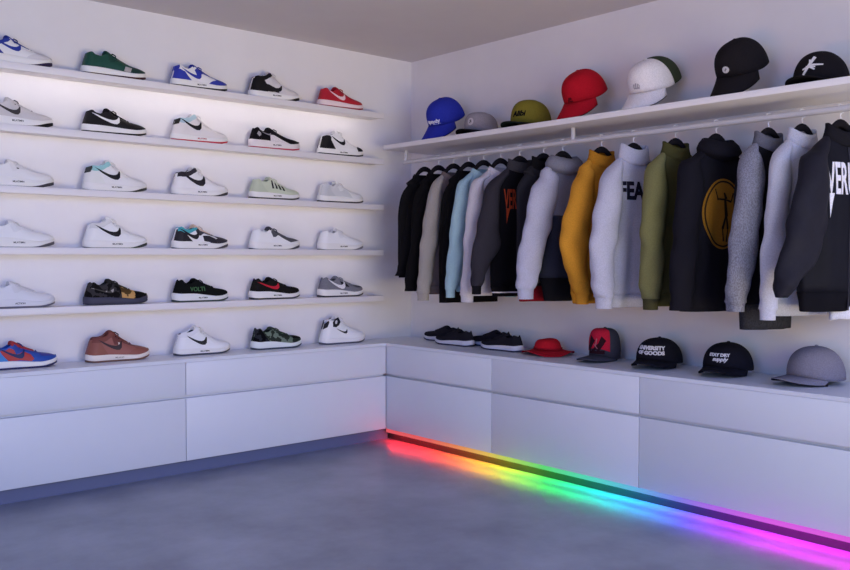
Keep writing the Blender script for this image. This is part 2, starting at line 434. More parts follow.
    if sp.get('mark', True):      # small dark lettering on the side of the midsole
        b2 = text2d('MLATIMN' if not isinstance(sp.get('mark'), str) else sp['mark'], .0105, .0002)
        for v in b2.verts: v.co = Vector((v.co.x + LSH * .47, v.co.y + s.zb(.5) + .5 * (s.z0(.52)) + .003, 0))
        fn = lambda x, z: Vector((x, -(s.w(x / LSH) + .0046), z))
        parts.append(wrap_part('sole_lettering', b2, fn, .0006, .02, .02, mat(sp.get('markc', (40, 38, 44)), 'rubber'), root))
    # tongue
    rings = []
    for i in range(13):
        u = (s.op - .07) + .34 * i / 12
        top = s.h(u) + .004; f = i / 12
        z = top + (s.tz - s.h(s.op - .02) + .002) * (1 - sstep(0, .45, f)); hw = .030 - .010 * f; th = .009 - .004 * f
        x = u * LSH + .004 * (1 - f)
        rings.append([Vector((x, hw * cos(a), z - .002 + th * (1 if sin(a) > 0 else .8) * (abs(sin(a)) ** .7) * (1 if sin(a) > 0 else -1) - .012 * (hw * cos(a) / .03) ** 2)) for a in [2 * pi * k / 14 for k in range(14)]])
    parts.append(part('tongue', loft(rings, cap0=True, cap1=True), mat(sp.get('ton', sp.get('eye', sp['up'])), 'cloth'), root, ang=60))
    # laces
    if sp.get('lace', 1) is not None:
        bmL = bmesh.new()
        for i in range(6):
            u = s.op + .045 + .052 * i
            z = s.h(u) + .0070 - .0006 * i; hw = .027 - .0012 * i
            tube([(u * LSH + dx, hw * k, z - .013 * k * k - (.004 if abs(k) == 1 else 0)) for k, dx in ((-1, .003), (-.6, .001), (0, 0), (.6, .001), (1, .003))], .0036, 6, bmL, .7)
        for sd in (-1, 1):   # bow loops
            u = s.op + .05; z = s.h(u) + .010
            tube([(u * LSH, 0, z), (u * LSH + .004, sd * .012, z + .002), (u * LSH + .012, sd * .024, z - .006), (u * LSH + .016, sd * .020, z - .012)], .0026, 6, bmL)
        parts.append(part('laces', bmL, mat(sp.get('lace', (220, 218, 220)), 'cloth'), root))
    if 'tab' in sp:
        P('heel_tab', [(.002, .40), (.002, .60), (.05, .60), (.06, .54), (.045, .40)], mat(sp['tab'], K), .0042)
    if 'strap' in sp:
        P('ankle_strap', [(.17, .40), (.15, .56), (.22, .62), (.33, .62), (.37, .5), (.33, .40), (.25, .36)], mat(sp['strap'], K), .0040)
        b2 = poly2d([(.245 + .035 * cos(a), .52 + .06 * sin(a)) for a in [2 * pi * k / 12 for k in range(12)]])
        P('strap_badge', None, mat((200, 200, 205), K), .0055, both=False, bm2=b2)
    for o in parts: # origin at the middle of the sole
        for v in o.data.vertices: v.co.x -= LSH / 2
    return root
W = (230, 228, 230); BK = (17, 15, 18); GW = (205, 200, 204)
SH = [
 # row on the topmost shelf
 [('white sneaker with blue collar, laces and side logo on topmost shelf, cut by frame', dict(p='low', up=W, lin=(60, 90, 60), heel=(45, 60, 150), collar=(45, 62, 150), eye=W, ton=(45, 60, 150), lace=(40, 48, 110), sw=(42, 58, 150), swbox=(.26, .62, .056, .1), toe=GW, guard=(214, 210, 214), out=(46, 36, 70), wedge=1, mark=False)),
  ('dark green sneaker with white midsole and grey forefoot patch on topmost shelf', dict(p='low', up=(30, 74, 62), lin=(60, 90, 80), eye=(28, 66, 56), ton=(30, 68, 58), lace=(24, 58, 50), toe=(34, 58, 54), guard=(30, 58, 54), out=(60, 30, 36), patch=((170, 165, 165), [(.60, .03), (.63, .34), (.73, .36), (.70, .03)]), mark=False)),
  ('royal blue and white sneaker with black outsole on topmost shelf', dict(p='low', up=W, lin=(150, 170, 200), heel=(50, 62, 165), collar=W, eye=(50, 60, 162), ton=(50, 60, 160), lace=(46, 56, 150), sw=(48, 58, 160), swbox=(.2, .56, .05, .098), toe=(52, 62, 160), guard=(50, 60, 158), tab=(48, 58, 160))),
  ('white mid sneaker with black heel and black collar on topmost shelf', dict(p='mid', up=(214, 208, 210), heel=BK, collar=BK, quarter=(210, 205, 208), eye=(205, 200, 204), ton=(208, 203, 206), lace=(210, 205, 208), sw=BK, swbox=(.22, .66, .044, .09), toe=(205, 200, 204), wedge=1, out=BK, extra=[('rear_panel', BK, [(.01, .05), (.01, .56), (.2, .5), (.27, .3), (.5, .12), (.52, .03)])])),
  ('red sneaker with pale side logo on topmost shelf, nearest the corner', dict(p='low', up=(178, 34, 50), lin=(150, 40, 50), eye=(165, 30, 46), ton=(160, 28, 44), lace=(150, 28, 44), sw=(236, 205, 210), toe=(172, 32, 48), mid=(236, 214, 218), out=(150, 50, 62), mark=False))],
 [('grey white mid sneaker with dark side logo on second shelf, cut by frame', dict(p='low', up=(205, 200, 202), eye=(200, 196, 198), lace=(90, 86, 90), sw=(58, 54, 58), toe=(196, 190, 194), out=BK, wedge=1)),
  ('black low sneaker with white side logo on second shelf from the top', dict(p='low', up=(18, 15, 19), lin=(120, 40, 60), lace=(18, 16, 20), ton=(17, 15, 18), sw=(238, 236, 238), swbox=(.18, .62, .05, .096), toe=(20, 18, 22), mark=False)),
  ('white mid sneaker with red outsole and black side logo on second shelf', dict(p='mid', up=(228, 222, 222), lin=(150, 190, 205), collar=(170, 195, 205), sw=BK, swbox=(.14, .56, .062, .118), tab=BK, heel=(226, 220, 220), toe=(206, 200, 202), out=(190, 46, 66), markc=(170, 60, 70))),
  ('black running sneaker with red outsole and heel emblem on second shelf', dict(p='runner', up=(22, 20, 24), k='knit', eye=(28, 26, 30), ton=(26, 24, 28), lace=(60, 58, 62), mid=(226, 218, 220), out=(180, 50, 76), toe=(20, 18, 22), guard=(24, 22, 26), sw=(150, 145, 150), swbox=(.26, .44, .076, .094), sole=(.044, .034), extra=[('heel_emblem', (170, 165, 170), [(.06, .30), (.08, .46), (.13, .46), (.145, .34), (.11, .22)]), ('mid_panel', (224, 216, 218), [(.35, .02), (.35, .34), (.42, .36), (.56, .2), (.72, .02)])])),
  ('white mid sneaker with black heel and black toe on second shelf', dict(p='mid', up=W, lin=(60, 56, 60), heel=BK, sw=BK, swbox=(.3, .6, .062, .11), extra=[('toe_cap', BK, [(.80, .06), (.775, .42), (.83, .60), (.96, .66), (.985, .3), (.985, .06)]), ('back_panel', BK, [(.005, .04), (.005, .58), (.14, .58), (.18, .5), (.155, .04)])]))],
 [('white running sneaker with tiny black mark on third shelf, cut by frame', dict(p='runner', up=(232, 230, 232), eye=(226, 224, 226), out=(70, 66, 72), wedge=1, patch=((40, 38, 42), [(.46, .44), (.46, .52), (.49, .52), (.49, .46)]))),
  ('white mid sneaker with teal lining and black side logo on third shelf', dict(p='mid', up=W, lin=(130, 190, 195), collar=(150, 198, 200), sw=BK, swbox=(.2, .62, .056, .112), tab=(60, 62, 60), heel=(226, 226, 224), toe=(224, 222, 222), out=(58, 60, 58), wedge=1)),
  ('white sneaker with black collar and long black side logo on third shelf', dict(p='mid', up=(234, 232, 234), collar=(46, 42, 50), lin=(50, 46, 54), ton=(230, 228, 230), sw=(34, 30, 36), swbox=(.04, .62, .05, .122), toe=(214, 210, 214), out=(64, 60, 66), wedge=1)),
  ('pale sage green sneaker with black side stripes on third shelf', dict(p='low', up=(196, 204, 182), heel=(188, 196, 174), eye=(200, 206, 188), ton=(198, 205, 185), lace=(204, 208, 194), toe=(192, 198, 180), out=(66, 66, 70), extra=[('stripe', (34, 34, 36), [(.38 + .07 * k, .22), (.36 + .07 * k, .56), (.385 + .07 * k, .58), (.415 + .07 * k, .22)]) for k in range(4)])),
  ('off white sneaker with grey mesh collar and dark outsole on third shelf', dict(p='low', up=(226, 226, 228), heel=(196, 197, 202), collar=(200, 201, 206), quarter=(205, 206, 210), eye=(224, 224, 226), toe=(216, 216, 218), out=(62, 56, 62), mark=False))],
 [('plain white running sneaker on fourth shelf, cut by frame', dict(p='runner', up=(232, 232, 236), eye=(224, 224, 230), out=(90, 88, 96), wedge=1)),
  ('white mid sneaker with thin black side logo on fourth shelf', dict(p='mid', up=(234, 234, 236), sw=BK, swbox=(.18, .62, .056, .112), collar=(214, 214, 216), toe=(226, 226, 228), out=(60, 66, 62), wedge=1)),
  ('black and white sneaker with teal collar and peach tongue on fourth shelf', dict(p='low', up=(232, 230, 232), lin=(90, 170, 180), collar=(70, 160, 172), ton=(226, 196, 176), heel=(36, 34, 40), toe=(46, 44, 52), guard=(50, 47, 56), eye=(60, 58, 66), lace=(190, 180, 182), sw=(34, 32, 38), swbox=(.05, .5, .05, .105), extra=[('mid_panel', (40, 38, 46), [(.50, .06), (.48, .3), (.6, .46), (.7, .36), (.72, .05)])], out=(80, 78, 86), wedge=1)),
  ('white sneaker with dark grey tongue and toe on fourth shelf', dict(p='low', up=(234, 234, 236), ton=(74, 74, 82), lace=(70, 70, 78), toe=(76, 76, 84), eye=(82, 82, 90), out=(80, 80, 86), wedge=1, extra=[('vamp', (78, 78, 86), [(.58, .40), (.44, .66), (.48, .86), (.70, .97), (.96, .97), (.985, .6), (.9, .34), (.74, .18)])])),
  ('plain white low sneaker on fourth shelf, nearest the corner', dict(p='low', up=(234, 234, 238), eye=(226, 226, 232), toe=(230, 230, 234), out=(130, 128, 136), wedge=1))],
 [('plain pale grey running sneaker on lowest shelf, cut by frame', dict(p='runner', up=(222, 222, 230), eye=(214, 214, 222), out=(100, 98, 112), mid=(220, 220, 228), mark='ACTION')),
  ('black sneaker with tan strap across the forefoot on lowest shelf', dict(p='low', up=(46, 44, 46), k='camo', lin=(60, 58, 56), mid=(66, 66, 84), out=(52, 52, 68), toe=(40, 37, 38), sw=(140, 134, 130), swbox=(.05, .5, .058, .086), patch=((160, 124, 76), [(.54, .03), (.52, .9), (.68, .97), (.75, .9), (.75, .03)]), markc=(120, 116, 120), mark=False, ton=(40, 40, 40), lace=(40, 40, 42))),
  ('black running sneaker with green lettering on lowest shelf', dict(p='runner', up=(20, 23, 23), k='knit', lace=(18, 20, 20), ton=(16, 18, 18), txt=('VOLTI', .029, .38, .062, (74, 112, 76)), mid=(226, 228, 230), out=(60, 72, 70))),
  ('black running sneaker with red side logo on lowest shelf', dict(p='runner', up=(30, 28, 27), k='knit', lace=(26, 24, 24), ton=(24, 23, 23), sw=(200, 44, 62), swbox=(.15, .6, .056, .098), toe=(26, 24, 24), out=(52, 50, 54))),
  ('grey running sneaker with white side flash on lowest shelf, nearest the corner', dict(p='runner', up=(124, 124, 134), k='knit', lace=(140, 140, 148), ton=(130, 130, 138), sw=(230, 228, 232), swbox=(.2, .6, .048, .105), toe=(84, 84, 94), out=(56, 54, 62), extra=[('mid_panel', (48, 46, 54), [(.44, .22), (.42, .52), (.54, .6), (.6, .3)])]))],
 [('blue and red sneaker with white midsole on the worktop, cut by frame', dict(p='low', up=(46, 84, 170), heel=(60, 130, 200), quarter=(176, 62, 62), eye=(48, 70, 150), ton=(170, 60, 66), lace=(48, 60, 120), sw=(36, 44, 92), toe=(60, 64, 150), guard=(40, 78, 165), out=(44, 42, 84), mark=False)),
  ('rust brown mid sneaker with dark side logo on the worktop', dict(p='mid', up=(150, 92, 84), lin=(110, 66, 60), collar=(120, 66, 58), heel=(140, 84, 72), eye=(110, 60, 56), ton=(128, 72, 66), lace=(74, 44, 46), sw=(56, 40, 46), swbox=(.2, .6, .056, .11), toe=(138, 80, 72), guard=(144, 88, 78), mid=(232, 222, 214), out=(120, 86, 72), mark='MILANO', markc=(150, 140, 134), extra=[('tag_patch', (222, 210, 200), [(.46, .33), (.46, .43), (.505, .43), (.505, .33)])])),
  ('white mid sneaker with dark collar edge and black side logo on the worktop', dict(p='mid', up=(234, 234, 238), sw=(30, 30, 36), swbox=(.22, .6, .052, .104), collar=(224, 224, 230), lin=(50, 50, 60), toe=(228, 228, 232), out=(76, 76, 86))),
  ('olive and black camouflage running sneaker on the worktop', dict(p='runner', up=(86, 100, 88), k='camo', lin=(40, 44, 44), eye=(90, 104, 92), ton=(60, 70, 64), lace=(70, 80, 74), tab=(34, 36, 42), heel=(32, 34, 40), quarter=(92, 104, 94), toe=(34, 38, 42), mid=(224, 230, 232), out=(66, 72, 82), mark=False)),
  ('white high sneaker with black ankle strap badge on the worktop near corner', dict(p='high', up=(236, 236, 240), strap=(28, 28, 36), sw=(26, 28, 40), swbox=(.38, .6, .060, .092), tab=(34, 34, 42), eye=(228, 228, 234), toe=(230, 230, 236), out=(90, 88, 98), mid=(234, 232, 236), mark=False))],
]
TOPS = [zb + SHT for zb in SHB] + [CT]
for rI, row in enumerate(SH):
    for cI, (lab, sp) in enumerate(row):
        x = -2.306 + .431 * cI
        y = -.070 if rI < 5 else -.085
        g = 'sneakers on the %s' % (nth[rI] + ' shelf' if rI < 5 else 'shoe wall worktop')
        shoe(lab, (x, y, TOPS[rI] + .0003), radians(random.uniform(-1, 1)), sp, g)
dark = dict(p='runner', up=(34, 33, 42), k='knit', lin=(30, 30, 38), lace=None, ton=(36, 35, 44), toe=(30, 29, 38), mid=(214, 212, 226), out=(40, 40, 66), mark=False)
PROF['flat'] = dict(H=[(u, .02 + (z - .02) * .80) for u, z in PROF['runner']['H']], tongue=.098, op=.40, th=(.034, .024))
dark['p'] = 'flat'
for lab, x, yt in (('dark knit sneaker nearest the room corner, toe toward the shoe wall', -.062, -.205),
                   ('dark knit sneaker in front of the corner one, overlapping it', -.172, -.425),
                   ('dark knit sneaker at the back of the pair beside the red hat', -.062, -.600),
                   ('dark knit sneaker at the front of the pair beside the red hat', -.172, -.785)):
    shoe(lab, (x, yt - LSH / 2, CT + .0003), radians(90 + random.uniform(-2, 2)), dark, 'dark sneakers on the counter').scale = (.96, .94, .92)

# ------------------------------------------------------------------ caps
class Cap:
    def __init__(s, a=.114, b=.100, h=.132, nf=2.9, nb=2.2, a_back=None, lift=.018, span=64):
        s.span = span
        s.a, s.b, s.h, s.nf, s.nb, s.ab, s.lift = a, b, h, nf, nb, a_back or a, lift
    def base(s, ph):
        a = s.a if cos(ph) >= 0 else s.ab
        return 1 / sqrt((cos(ph) / a) ** 2 + (sin(ph) / s.b) ** 2)
    def zbase(s, ph): return s.lift * max(0, cos(ph)) ** 2
    def pt(s, ph, t):
        """t 0 rim .. 1 apex"""
        n = s.nb + (s.nf - s.nb) * max(0, cos(ph)) ** 1.2
        be = t * pi / 2; e = 2 / n
        R = s.base(ph) * max(0, cos(be)) ** e
        seam = min(abs(((ph + pi / 2) % (pi / 3)) - pi / 6), 1)
        R *= 1 - .017 * exp(-(((ph + pi / 2) % (pi / 3)) / .045) ** 2) - .017 * exp(-((((ph + pi / 2) % (pi / 3)) - pi / 3) / .045) ** 2)
        z = s.zbase(ph) * (1 - sin(be)) + s.h * max(0, sin(be)) ** e
        return Vector((R * cos(ph), R * sin(ph), z))
    def at(s, ph, z):
        """point of the crown at azimuth ph and height z"""
        n = s.nb + (s.nf - s.nb) * max(0, cos(ph)) ** 1.2
        lo, hi = 0., .97
        for _ in range(22):
            m = (lo + hi) / 2
            if s.pt(ph, m).z < z: lo = m
            else: hi = m
        return s.pt(ph, lo)
    def brim(s, a, q, L, k, drop, over=0):
        ph = a * radians(s.span)
        b = s.base(ph)
        x0, y0 = b * cos(ph), b * sin(ph)
        ext = L * max(0, 1 - abs(a) ** 2.3) ** .8
        x = x0 + ext * q; y = y0 * (1 + .10 * q * (1 - abs(a)) - .04 * q)
        z = s.zbase(ph) - k * (y / .085) ** 2 * q - drop * q * (ext / L)
        return Vector((x, y, z))
def cap(label, loc, az, tilt, c, group, crown, brim=None, under=None, back=None, L=.088, k=.016, drop=.006, logo=None, roll=0, button=None, kind='cloth', front=None, cat='cap', strap=None, kw={}):
    cp = Cap(**kw)
    root = thing('baseball_cap', label, cat, (0, 0, 0), (0, 0, 0), group)
    made = []
    NP = 72; NT = 16
    def grid(p0, p1, m, nm):
        n = max(6, int(NP * (p1 - p0) / (2 * pi)))
        full = abs(p1 - p0 - 2 * pi) < 1e-6
        rings = [[cp.pt(p0 + (p1 - p0) * i / n, t / NT) for i in range(n if full else n + 1)] for t in range(NT)]
        bm = loft(rings, closed=full)
        ap = bm.verts.new(cp.pt(0, 1)); bm.verts.ensure_lookup_table()
        nn = n if full else n + 1
        top = [bm.verts[(NT - 1) * nn + i] for i in range(nn)]
        for i in range(nn if full else nn - 1): bm.faces.new((top[i], top[(i + 1) % nn], ap))
        o = part(nm, bm, m, root, ang=70); made.append(solid(o, .0025, -1)); return o
    if back: 
        grid(-radians(101), radians(101), mat(crown, kind), 'front_panels'); grid(radians(101), radians(259), mat(back, kind), 'back_panels')
    else: grid(0, 2 * pi, mat(crown, kind), 'crown')
    if front:
        pol = [(-.85, .02), (-.85, .62), (-.60, .86), (.60, .86), (.85, .62), (.85, .02)]
        made.append(wrap_part('front_panel', poly2d(pol), lambda x, y: cp.pt(x, max(0, min(.98, y))), .0022, .12, .08, mat(front, kind), root))
    def brimgrid(zo, nm, m, th):
        n, q = 30, 9
        bm = loft([[cp.brim(-1 + 2 * i / n, j / q, L, k, drop) + Vector((0, 0, zo)) for i in range(n + 1)] for j in range(q + 1)], closed=False)
        o = part(nm, bm, m, root, ang=60); made.append(solid(o, th, 0)); return o
    brimgrid(0, 'brim', mat(brim or crown, kind), .0034)
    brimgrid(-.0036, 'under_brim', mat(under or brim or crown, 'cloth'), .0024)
    bm = bmesh.new(); bmesh.ops.create_uvsphere(bm, u_segments=12, v_segments=8, radius=.0075)
    for v in bm.verts: v.co.z = v.co.z * .5 + cp.h + .001
    made.append(part('button', bm, mat(button or crown, kind), root))
    rings = [[cp.pt(2 * pi * i / 48, t) * 1 - Vector((.0045 * cos(2 * pi * i / 48), .0045 * sin(2 * pi * i / 48), 0)) for i in range(48)] for t in (0.005, .12, .2)]
    made.append(solid(part('sweatband', loft(rings), mat((36, 35, 40), 'cloth'), root), .001))
    for nm, b2, cc, th in (logo or []):
        made.append(wrap_part(nm, b2, lambda x, y: cp.at(x / .105, y), th, .008, .01, mat(cc, 'cloth'), root))
    M = Matrix.Rotation(radians(az), 4, 'Z') @ Matrix.Rotation(radians(tilt), 4, 'Y') @ Matrix.Rotation(radians(roll), 4, 'X')
    zmin = min((M @ v.co).z for o in made for v in o.data.vertices)
    # bake the lean into the parts so that the cap's origin stays at its base
    for o in made: o.data.transform(M); 
    for o in made:
        for v in o.data.vertices: v.co.z -= zmin
    root.location = (loc[0], loc[1], loc[2] + .0018)
    return root
# helper: logo shapes live in (arc length, height) around the cap's front
def L_text(s, size, y, weight=.0006, x=0, xs=1, rot=0, shear=0): return xf2d(text2d(s, size, weight, xs, shear), x, y, 1, rot)
def L_disc(x, y, r, n=16): return poly2d([(x + r * cos(2 * pi * k / n), y + r * sin(2 * pi * k / n)) for k in range(n)])
def L_strokes(segs):
    bm = bmesh.new()
    for (x0, y0, x1, y1, w) in segs:
        d = Vector((x1 - x0, y1 - y0)).normalized(); nx, ny = -d.y * w, d.x * w
        poly2d([(x0 + nx * .6, y0 + ny * .6), (x0 - nx * .6, y0 - ny * .6), (x1 - nx, y1 - ny), (x1 + nx, y1 + ny)], bm)
    return bm
G1 = 'caps on the upper shelf'; G2 = 'hats on the counter'
TOP = HST
mg = lambda *b: b
def combine(*bms):
    bm = bms[0]
    for b in bms[1:]: merge(bm, b)
    return bm
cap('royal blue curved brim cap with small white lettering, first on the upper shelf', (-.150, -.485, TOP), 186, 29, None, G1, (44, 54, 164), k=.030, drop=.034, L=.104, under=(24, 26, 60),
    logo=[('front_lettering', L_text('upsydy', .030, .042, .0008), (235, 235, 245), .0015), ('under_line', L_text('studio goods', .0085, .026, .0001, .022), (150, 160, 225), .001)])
cap('pale grey cap with round emblem and dark brim between blue and olive caps', (-.170, -.775, TOP), 190, 0, None, G1, (148, 140, 147), brim=(26, 24, 28), under=(20, 18, 22), k=.010, kw=dict(h=.118, nf=4.0, nb=2.7, a=.100, b=.088, span=74),
    logo=[('round_emblem', combine(L_disc(0, .062, .019)), (196, 188, 194), .0012), ('emblem_mark', L_strokes([(-.007, .054, .006, .070, .002), (-.006, .069, .008, .058, .002), (0, .052, 0, .072, .0015)]), (90, 84, 92), .002)])
cap('olive yellow flat brim cap with black script and dark brim', (-.165, -1.125, TOP), 188, 0, None, G1, (122, 112, 42), brim=(36, 36, 34), under=(28, 40, 34), k=.006, kw=dict(h=.140, nf=3.4, nb=2.4, span=74), L=.100,
    logo=[('front_lettering', L_text('Alibi', .036, .062, .0012, shear=.25), (22, 20, 20), .0018)])
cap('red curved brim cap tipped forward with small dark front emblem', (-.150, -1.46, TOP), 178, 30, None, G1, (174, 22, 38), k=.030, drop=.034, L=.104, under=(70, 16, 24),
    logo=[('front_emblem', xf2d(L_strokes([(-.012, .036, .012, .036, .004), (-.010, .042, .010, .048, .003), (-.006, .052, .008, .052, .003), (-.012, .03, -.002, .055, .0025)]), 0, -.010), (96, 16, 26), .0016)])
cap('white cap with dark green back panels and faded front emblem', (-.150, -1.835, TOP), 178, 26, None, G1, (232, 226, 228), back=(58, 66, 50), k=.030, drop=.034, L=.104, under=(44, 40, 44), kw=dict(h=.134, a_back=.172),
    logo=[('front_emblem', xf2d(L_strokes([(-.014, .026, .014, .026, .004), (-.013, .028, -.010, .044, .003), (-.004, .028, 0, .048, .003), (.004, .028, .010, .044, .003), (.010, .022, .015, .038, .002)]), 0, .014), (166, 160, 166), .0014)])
cap('black curved brim cap tipped forward with round white front badge', (-.150, -2.262, TOP), 177, 30, None, G1, (32, 29, 32), k=.030, drop=.034, L=.104, under=(20, 18, 20),
    logo=[('round_badge', L_disc(0, .050, .0135), (205, 202, 205), .002), ('badge_mark', L_strokes([(-.002, .044, .003, .056, .0014), (-.005, .049, .005, .052, .0012)]), (110, 108, 112), .0028)])
cap('black flat brim cap with white brush stroke emblem, nearest on upper shelf', (-.165, -2.59, TOP), 184, 0, None, G1, (30, 27, 30), k=.005, under=(18, 16, 18), kw=dict(h=.132, nf=2.7, span=74), L=.100,
    logo=[('brush_emblem', xf2d(L_strokes([(-.022, .030, .014, .094, .006), (.018, .056, -.014, .058, .004), (.044, .062, .006, .064, .0034), (-.026, .050, -.004, .058, .004), (.016, .046, 0, .058, .004), (-.004, .085, .003, .060, .004)]), 0, .004), (228, 224, 226), .002)])
cap('red and charcoal high crown cap with large red front panel on counter', (-.115, -1.555, CT), 186, 0, None, G2, (62, 62, 78), front=(190, 34, 62), brim=(70, 72, 88), under=(40, 40, 50), k=.006, L=.125, kw=dict(h=.142, nf=4.8, nb=3.4, a=.080, b=.072, span=84),
    logo=[('front_artwork', L_strokes([(-.060, .040, -.022, .098, .020), (.010, .040, .050, .098, .018), (-.026, .036, .020, .066, .009), (-.056, .030, .056, .034, .008)]), (46, 22, 34), .0036), ('front_pale_strokes', L_strokes([(0, .062, .006, .096, .003), (-.012, .07, .012, .05, .002)]), (180, 110, 124), .0044)])  # dark artwork with pale strokes laid over it
cap('black cap with two rows of blocky white lettering beside red capped one', (-.128, -1.865, CT), 192, 0, None, G2, (26, 26, 36), k=.016, kw=dict(h=.108, nf=2.9, span=68),
    logo=[('front_lettering', combine(L_text('UNIVERSITY', .0215, .068, .0012, xs=1.1), L_text('OF GOODS', .0215, .047, .0012, xs=1.1)), (216, 214, 224), .0016)])
cap('black cap with short slanted white lettering beside grey cap on counter', (-.128, -2.20, CT), 190, 0, None, G2, (24, 24, 34), k=.016, kw=dict(h=.112, nf=2.9, span=68),
    logo=[('front_lettering', combine(L_text('STAY DRY', .0165, .066, .0009, .0, xs=1.1), L_text('supply', .022, .049, .0009, .004, shear=.3)), (210, 210, 220), .0016)])
cap('plain grey cap with pale stitched seams, nearest on the counter', (-.125, -2.57, CT), 162, 0, None, G2, (128, 124, 138), k=.014, under=(30, 28, 40), kw=dict(h=.126, nf=2.6, lift=.016, span=68))

# red bucket hat with creased crown
root = thing('bucket_hat', 'soft red wide brimmed hat lying flattened on the counter', 'hat', (-.139, -1.222, CT + .001), (0, 0, radians(160)), G2)
def bucket(ph, r, z): return Vector((r * 1.0 * cos(ph), r * 1.16 * sin(ph), z * .92))
N_ = 64
cr = []
for r, z in ((.068, .028), (.066, .044), (.060, .066), (.050, .078), (.038, .082), (.024, .078), (.01, .072)):
    cr.append([bucket(2 * pi * i / N_, r * (1 + .03 * sin(4 * pi * i / N_ + 1)), z + .005 * sin(2 * pi * i / N_ * 2 + .6) * (r / .07) - (.015 * exp(-((2 * pi * i / N_ - 2.4) / .4) ** 2) if r < .07 else 0)) for i in range(N_)])
solid(part('crown', loft(cr, cap1=True), mat((190, 28, 44), 'cloth'), root, ang=60), .002)
br = []
for r, z in ((.067, .029), (.085, .021), (.108, .014), (.130, .010)):
    br.append([bucket(2 * pi * i / N_, r * (1 + .05 * sin(2 * (2 * pi * i / N_) + .5)), max(.002, z + (r - .07) * .22 * sin(3 * 2 * pi * i / N_ + 1.2))) for i in range(N_)])
solid(part('brim', loft(br), mat((178, 26, 42), 'cloth'), root, ang=60), .002, 1)
part('hat_band', loft([[bucket(2 * pi * i / N_,   .0695, z) for i in range(N_)] for z in (.030, .038)]), mat((150, 20, 36), 'cloth'), root)

# ------------------------------------------------------------------ hangers and garments
THETA = 15
def hanger(label, y, th):
    t = thing('clothes_hanger', label, 'hanger', (RX, y, RZ), (0, 0, radians(-th)), 'black hangers on the rail')
    r = .0165
    pts = [(r * sin(a) * 1, 0, r * cos(a)) for a in [radians(d) for d in range(-60, 181, 20)]]
    # hook lies across the rail, then a straight stem
    pts = [(-p[0], 0, p[2]) for p in pts][::-1] if False else pts
    pts += [(-.004, 0, -.026), (0, 0, -.034), (0, 0, -.050)]
    part('hook', tube(pts, .0022, 8, up=(0, 1, 0)), mat((222, 220, 224), 'paint', .3), t)
    A = [(x, 0, -.052 - 13.0 * x * x) for x in [-.088 + .011 * i for i in range(17)]]
    part('arms', tube(A, [.0075 + .0075 * (1 - abs(i - 8) / 8) for i in range(17)], 12, flat=.6, up=(0, 0, 1)), mat((26, 24, 28), 'velvet'), t)
    return t
SHELF_SHADE = lambda c: tuple(v * (.90 if max(c) > 100 else .80) for v in c)  # darkens garment colours, the shelf's shade put into the cloth
